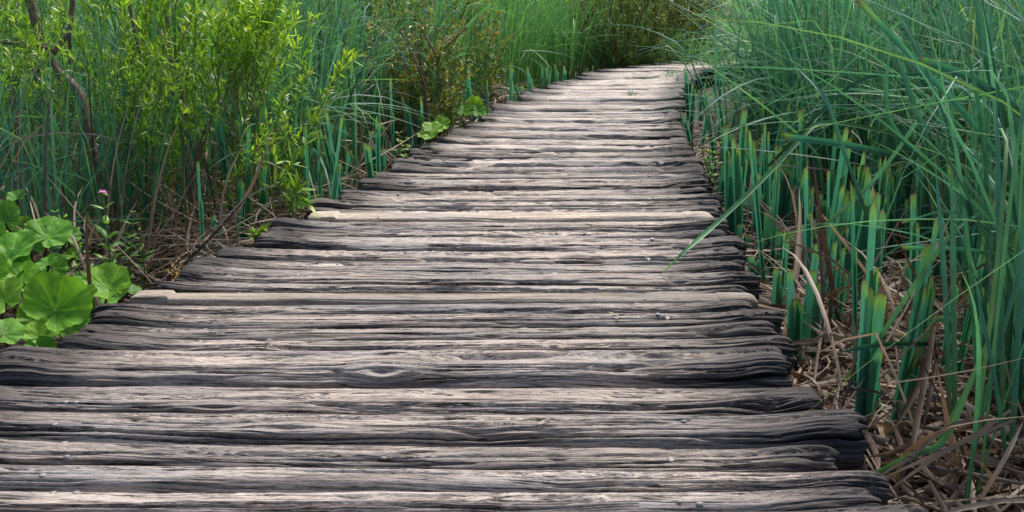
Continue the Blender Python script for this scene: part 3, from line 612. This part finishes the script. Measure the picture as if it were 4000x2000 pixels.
sh = [[P(1120, 870, 4.35), P(1150, 740, 4.35), P(1195, 560, 4.35), P(1235, 430, 4.35)], [P(1120, 870, 4.35), P(1140, 800, 4.3), P(1170, 720, 4.3)], [P(1140, 860, 4.3), P(1180, 780, 4.25), P(1200, 800, 4.22)], [P(1100, 860, 4.4), P(1090, 700, 4.45), P(1060, 560, 4.5)], [P(1110, 870, 4.35), P(1120, 740, 4.4), P(1140, 600, 4.4)]]
shrub("willow_sapling", "small willow sapling with orange-tipped leaves beside the left log ends", "sapling", sh, .085, .016, 26, 'willow', q, leaf_from=.15)
sh = [[P(990, 965, 4.0), P(1000, 930, 3.98), P(1015 + 12 * k, 895 - 6 * k, 3.98)] for k in range(-3, 4)]
shrub("willow_sapling", "tiny bright green sprig tucked under the left log ends", "sapling", sh, .04, .009, 8, 'willow', q, twigr=.002)
def mound(name, label, cx, Y, wpx, ztop, mat, n, per, ll=.05, lw=.011, cat="shrub", group=None, lean=.35):
    b = P(cx, 0, Y); wd = wpx / FPX * Y / 2; sh = []
    tr = [([np.array([b[0] + q.normal(0, wd * .15), Y + q.normal(0, .1), ZG - .02]), np.array([b[0] + q.normal(0, wd * .4), Y + q.normal(0, .3), ZG + ztop * .5]), np.array([b[0] + q.normal(0, wd * .6), Y + q.normal(0, .4), ZG + ztop * .9])], .014, .006) for k in range(5)]
    for k in range(n):
        r_, a = wd * math.sqrt(q.random()), q.uniform(0, 6.28)
        z = ZG + ztop * q.random() ** 1.1 * (1 - .35 * (r_ / wd) ** 2) * .8
        sh.append(shoot((b[0] + r_ * math.cos(a), Y + r_ * math.sin(a) * .7, z), q.uniform(.25, .55), lean, a, q, .08))
    return shrub(name, label, cat, sh, ll, lw, per, mat, q, tr, group, .1, twigr=.003)
mound("russet_shrub", "shrub with russet-red leaf tips standing over the far butterbur", 1630, 7.6, 270, 1.15, 'redleaf', 150, 34, .05, .012)
mound("olive_shrub", "olive-green shrub behind the left reeds near the russet one", 1450, 8.6, 420, 1.6, 'olive', 230, 30, .06, .014)
mound("leafy_shrub", "yellow-green shrub at the top left of centre above the reeds", 1720, 11.0, 400, 1.75, 'redleaf', 220, 28, .07, .015)
for k, (x, y) in enumerate(((-4.5, -9), (-1.2, -11), (2.2, -9.5), (5.5, -8))):  # unseen willows added behind the camera, they keep sky light off plank fronts
    sh = [shoot((x + q.normal(0, 1.0), y + q.normal(0, .8), ZG + 3.8 * q.random()), q.uniform(.4, .7), .3, q.uniform(0, 6.28), q, .08) for j in range(200)]
    tr = [([np.array([x, y, ZG - .02]), np.array([x + q.normal(0, .3), y, 1.5]), np.array([x + q.normal(0, .7), y, 3.4])], .05, .015) for j in range(3)]
    shrub("far_willow", ["leftmost willow closing the marsh behind the viewpoint", "left inner willow behind the viewpoint", "right inner willow behind the viewpoint", "rightmost willow closing the marsh behind the viewpoint"][k], "willow shrub", sh, .12, .03, 24, 'olive', q, tr)
mound("dark_shrub", "dark green shrub where the walk bends away", 2420, 15.6, 330, 1.9, 'olive', 340, 28, .075, .018)
mound("brown_shrub", "brownish-olive shrub at the end of the walk", 2600, 17.0, 380, 2.4, 'olive', 420, 30, .08, .019)
mound("green_shrub", "hazy green shrub right of the end of the walk", 2800, 18.0, 420, 2.5, 'redleaf', 380, 28, .08, .019)
for k, x in enumerate((900, 1250, 1900, 2200, 3000, 3350, 3800)):
    mound("far_willow", ["tall far willow behind the left reeds", "tall far willow behind the olive shrub", "tall far willow left of the bend", "tall far willow behind the dark shrub", "tall far willow above the right reeds", "tall far willow further right beyond the reeds", "tall far willow at the far right edge"][k], x, 24 + 2 * (k % 3), 640, 4.2, 'olive', 230, 24, .11, .026, "willow shrub", lean=.3)

# ------------------------------------------------------------------ butterbur and small herbs
def burr_leaf(R, cup, q, wav=.055):
    nr, na = 14, 110; th = np.linspace(.20, 2 * np.pi - .20, na); rr = np.linspace(0.03, 1, nr)
    T, Q = np.meshgrid(th, rr); nb = Noise2(int(q.integers(1 << 30)))
    p1, p2, p3 = q.random(3) * 6
    near = np.minimum(T, 2 * np.pi - T)
    saw = abs(((T * 3.6) % 1) - .5) * 2
    outline = R * (1 - .18 * np.cos(T) + .05 * np.sin(3 * T + p1) + .055 * (nb(T * 1.7, 0 * T + 3.5) - .5) * 2 - .045 * saw * Q ** 4) * (1 - .25 * np.exp(-((near - .20) / .25) ** 2))
    r = Q * outline; vein = abs(np.sin(T * 4.5)); x, y = r * np.cos(T) / R, r * np.sin(T) / R
    z = R * (cup * Q ** 1.5 + wav * Q ** 2 * np.sin(3 * T + p2) + .07 * Q ** 2 * np.sin(7 * T + p3)) + R * .055 * np.clip(vein * 1.6, 0, 1) * Q * (1 - .5 * Q)
    z += R * q.uniform(.12, .32) * abs(np.sin(T)) * Q * (1 - .35 * Q)
    z += R * .05 * (nb(x * 5 + 20, y * 5 + 20) - .5) + R * .03 * (nb(x * 13 + 40, y * 13 + 40) - .5) - R * .05 * np.clip(Q - .82, 0, 1) * (1 + np.sin(5 * T + p1))
    V = np.stack([r * np.cos(T), r * np.sin(T), z], -1); i = np.arange(nr * na).reshape(nr, na)
    F = np.stack([i[:-1, :-1], i[:-1, 1:], i[1:, 1:], i[1:, :-1]], -1).reshape(-1, 4)
    vk = np.clip(1 - vein * 6 * Q, 0, 1)
    U = np.stack([np.clip(.15 + .55 * Q + .55 * vk * (1 - .5 * Q) - .35 * (nb(x * 9 + 60, y * 9 + 60) - .3), 0, 1), np.full_like(T, q.random())], -1)
    return V.reshape(-1, 3), F, U.reshape(-1, 2)
def Rxyz(rx, ry, rz):
    cx, sx, cy, sy, cz, sz = math.cos(rx), math.sin(rx), math.cos(ry), math.sin(ry), math.cos(rz), math.sin(rz)
    return np.array([[cz, -sz, 0], [sz, cz, 0], [0, 0, 1]]) @ np.array([[cy, 0, sy], [0, 1, 0], [-sy, 0, cy]]) @ np.array([[1, 0, 0], [0, cx, -sx], [0, sx, cx]])
def butterbur(label, foot, leaves, q):
    """leaves: (px, py, Y, radius px, tilt toward the viewer, tilt sideways, cup)"""
    foot = np.array(foot); leaves = [(x, y, Y_, rp * q.uniform(.66, .88), tx + q.normal(0, .22), ty + q.normal(0, .28), cup + abs(q.normal(0, .12))) for x, y, Y_, rp, tx, ty, cup in leaves]; root = obj("butterbur", None, loc=foot); tag(root, label, "butterbur plant")
    if len(leaves) > 6: leaves = leaves + [(x + q.normal(0, 55), y + q.normal(0, 40), Y_ + .08, rp * q.uniform(.5, .8), .6 + q.normal(0, .25), q.normal(0, .35), .2) for x, y, Y_, rp, tx, ty, cup in leaves[:7]]
    for x, y, Y_, rp, tx, ty, cup in leaves:
        c = P(x, y, Y_); R = rp / FPX * Y_; V, F, U = burr_leaf(R, cup, q); M3 = Rxyz(tx, ty, 0) @ Rxyz(0, 0, -1.57 + q.normal(0, .15 if cup > .3 else .8))
        lf = mesh("leaf", V @ M3.T + (c - foot), [F], U, M['butter'], root)
        V, F, U = tube(np.array([[q.normal(0, .03), q.normal(0, .03), 0], (c - foot) * [.55, .55, .5] + q.normal(0, .02, 3), c - foot + np.array([0, 0, -.004])]), .007, .0045, 10, 6)
        mesh("leaf_stalk", V, [F], U, M['stalk'], root)
q = np.random.default_rng(4)
butterbur("large butterbur with the cupped leaf beside the left log ends", G(215, 1420, ZG) + [.0, .1, 0],
          [(215, 1215, 2.78, 150, .95, .1, .42), (330, 1180, 2.85, 95, .55, -.25, .15), (425, 1130, 3.1, 115, .5, .2, .1), (300, 1300, 2.8, 80, .3, .1, .1), (150, 1320, 2.75, 90, .3, .1, .1), (330, 1290, 2.95, 60, .5, .3, .1), (500, 1140, 3.25, 70, .4, .4, .1), (260, 1120, 3.05, 85, .6, -.1, .1)], q)
butterbur("butterbur at the left edge with a torn yellow-green leaf in front", G(-40, 1500, ZG) + [-.05, .0, 0],
          [(10, 1310, 2.55, 110, .75, .15, .12), (20, 1180, 2.7, 110, .6, -.2, .1), (60, 1420, 2.6, 70, .5, .1, .1), (150, 1360, 2.68, 85, .45, .3, .1), (-70, 1400, 2.5, 90, .6, 0, .1)], q)
butterbur("butterbur behind the others at the left edge with broad flat leaves", G(60, 1250, ZG) + [-.05, .3, 0],
          [(45, 1000, 3.05, 135, .65, .1, .1), (185, 930, 3.25, 110, .55, -.2, .1), (20, 865, 3.4, 95, .8, .2, .1), (90, 900, 3.5, 75, .7, -.2, .1), (-30, 940, 3.2, 90, .8, 0, .1), (90, 1100, 2.95, 105, .6, .1, .1), (270, 925, 3.4, 60, .6, .2, .12), (-40, 1080, 2.9, 120, .7, .1, .1), (210, 1050, 3.1, 70, .5, .2, .1), (120, 960, 3.3, 85, .55, .1, .1), (290, 1000, 3.35, 55, .5, .1, .1), (30, 1060, 3.0, 100, .6, -.1, .1), (150, 1130, 2.95, 85, .5, .1, .1)], q)
butterbur("small butterbur by the far left log ends, nearer of the pair", G(1700, 575, ZG) + [-.05, 0, 0], [(1690, 510, 6.55, 50, .7, .1, .15), (1735, 490, 6.75, 45, .6, .3, .15), (1685, 540, 6.4, 42, .4, -.2, .1), (1650, 530, 6.6, 26, .6, 0, .1), (1720, 470, 7.0, 30, .7, 0, .1)], q)
butterbur("small butterbur by the far left log ends, farther of the pair", G(1830, 490, ZG) + [-.05, 0, 0], [(1810, 445, 7.6, 58, .7, .1, .3), (1855, 410, 8.0, 42, .8, -.2, .1), (1870, 440, 7.9, 38, .5, .2, .1), (1770, 440, 7.8, 38, .8, 0, .1), (1790, 395, 8.2, 22, .8, 0, .1), (1880, 450, 7.9, 25, .5, .2, .1)], q)

def herb(label, foot, tips, q, ll=.05, lw=.022, pairs=7, flower=False, name="nettle"):
    foot = np.array(foot); root = obj(name, None, loc=foot); tag(root, label, "herb")
    for tp in tips:
        tp = np.array(tp) - foot; pts = [np.zeros(3) + q.normal(0, .015, 3) * [1, 1, 0], tp * .5 + q.normal(0, .02, 3), tp]
        V, F, U = tube(pts, .004, .002, 14, 6); mesh("stem", V, [F], U, M['greenstem'], root)
        c = smoothline(pts, 30); B, AZ, UU = [], [], []
        for k in range(pairs):
            f = .35 + .65 * k / (pairs - 1); a = k * 1.57 + q.normal(0, .3)
            for s_ in (0, math.pi): B.append(c[int(f * 29)]); AZ.append(a + s_); UU.append(f)
        n = len(B); sz = np.interp(UU, [.35, .7, 1], [1.0, 1.1, .5])
        V, F, U = ribbons(np.array(B), ll * sz * q.uniform(.8, 1.2, n), np.array(AZ), q.uniform(.8, 1.3, n), q.uniform(.2, .9, n), lw * sz, 6, 3, .25, rnd=q.random(n), u=np.array(UU), taper='leaf')
        o = mesh("leaves", V, [F], U, M['nettle'], root); o["kind"] = 'stuff'
        if flower:
            m = 34; d = q.normal(0, 1, (m, 3)); d[:, 2] = abs(d[:, 2]) * .5 + .1; d /= np.linalg.norm(d, axis=1)[:, None]
            V, F, U = ribbons(np.tile(tp + [0, 0, .004], (m, 1)), .018, np.arctan2(d[:, 1], d[:, 0]), np.arccos(d[:, 2]), .3, .007, 3, 2, taper='leaf')
            mesh("flower_head", V, [F], U, M['pink'], root)
q = np.random.default_rng(9)
herb("tall herb topped by a small pink flower head above the butterbur", P(385, 1100, 3.6) * [1, 1, 0] + [0, 0, ZG], [P(402, 758, 3.6)], q, .075, .026, 8, True)
herb("leafy green herb left of the pink-flowered one", P(250, 1000, 3.7) * [1, 1, 0] + [0, 0, ZG], [P(255, 850, 3.7), P(300, 900, 3.65), P(215, 830, 3.8)], q, .05, .024, 6)
herb("low bright herb between the butterbur and the straw", P(350, 1000, 3.35) * [1, 1, 0] + [0, 0, ZG], [P(400, 1010, 3.35), P(340, 990, 3.4), P(300, 1040, 3.3), P(270, 990, 3.45), P(450, 980, 3.5), P(380, 1060, 3.25)], q, .05, .02, 7)
herb("pale young shoot with narrow leaves right of the pink-flowered herb", P(530, 1000, 3.8) * [1, 1, 0] + [0, 0, ZG], [P(520, 830, 3.8), P(545, 900, 3.75), P(500, 930, 3.75)], q, .06, .015, 8)
herb("dark leafy herb in the gap under the cupped butterbur leaf", P(330, 1400, 2.75) * [1, 1, 0] + [0, 0, ZG], [P(330, 1290, 2.75), P(290, 1330, 2.7), P(400, 1260, 2.85), P(250, 1380, 2.7)], q, .055, .028, 6)
herb("small leafy herb in the straw just right of the far log ends", P(2765, 650, 5.9) * [1, 1, 0] + [0, 0, ZG], [P(2770, 545, 5.9), P(2800, 560, 5.9), P(2745, 590, 5.7), P(2785, 620, 5.6)], q, .06, .03, 5)
herb("small leafy herb behind the left cut reeds by the far butterbur", P(1570, 620, 6.2) * [1, 1, 0] + [0, 0, ZG], [P(1560, 520, 6.2), P(1600, 540, 6.3), P(1580, 570, 6.1)], q, .06, .026, 5)

# yellow lichen at one left log end, sprigs growing in the planks
n = 150; p = G(725, 1052, .0); q = np.random.default_rng(31)
B = p + np.column_stack([q.normal(0, .035, n), q.normal(-.02, .03, n), q.normal(-.012, .012, n)])
V, F, U = ribbons(B, q.uniform(.006, .016, n), q.random(n) * 6.28, q.uniform(.2, 1.5, n), .5, .004, 2, 2, taper='leaf')
tag(mesh("lichen_tuft", V, [F], U, M['lichen']), "yellow lichen tuft on a left log end", "lichen")
for x, y, nn, hh, lab in [(2460, 378, 7, .12, "little grass sprig growing between planks far along the walk"), (2610, 300, 9, .16, "grass sprig near the right edge of the far planks"), (2640, 318, 6, .12, "grass sprig beside the larger one on the far planks"), (1375, 1383, 6, .02, "tiny green sprout in a crack of the near planks")]:
    b = G(x, y, -.01); V, F, U = ribbons(np.tile(b, (nn, 1)) + q.normal(0, hh * .2, (nn, 3)) * [1, .3, 0], hh * q.uniform(.6, 1.1, nn), q.random(nn) * 6.28, q.uniform(.1, .9, nn), q.uniform(0, .8, nn), hh * .07, 5, 2, rnd=q.random(nn))
    tag(mesh("grass_sprig", V - b, [F], U, M['reedwarm']), lab, "grass sprig").location = b
q = np.random.default_rng(88)
for x, y, ln_, lab in [(2690, 965, .10, "bent straw stalk lying on the planks near the right log ends"), (1620, 1190, .03, "crumb of dead leaf on the middle planks"), (2130, 1640, .03, "dark leaf crumb in the middle of the near planks"), (1290, 1560, .025, "dead leaf crumb on the near left planks"), (1040, 1330, .03, "dry leaf bit by the left part of the planks"), (2420, 1235, .05, "short straw bit beside the right nails")]:
    b = G(x, y, .012); V, F, U = ribbons([[0, 0, 0]] * 2, [ln_, ln_ * .7], q.random(2) * 6.28, [1.45, 1.5], [.15, .1], .006, 5, 3, rnd=[.75, .5])
    tag(obj("fallen_leaf", mesh("fallen_leaf", V, [F], U, M['straw'], link=False), None, b), lab, "fallen leaf")
bpy.context.view_layer.update()
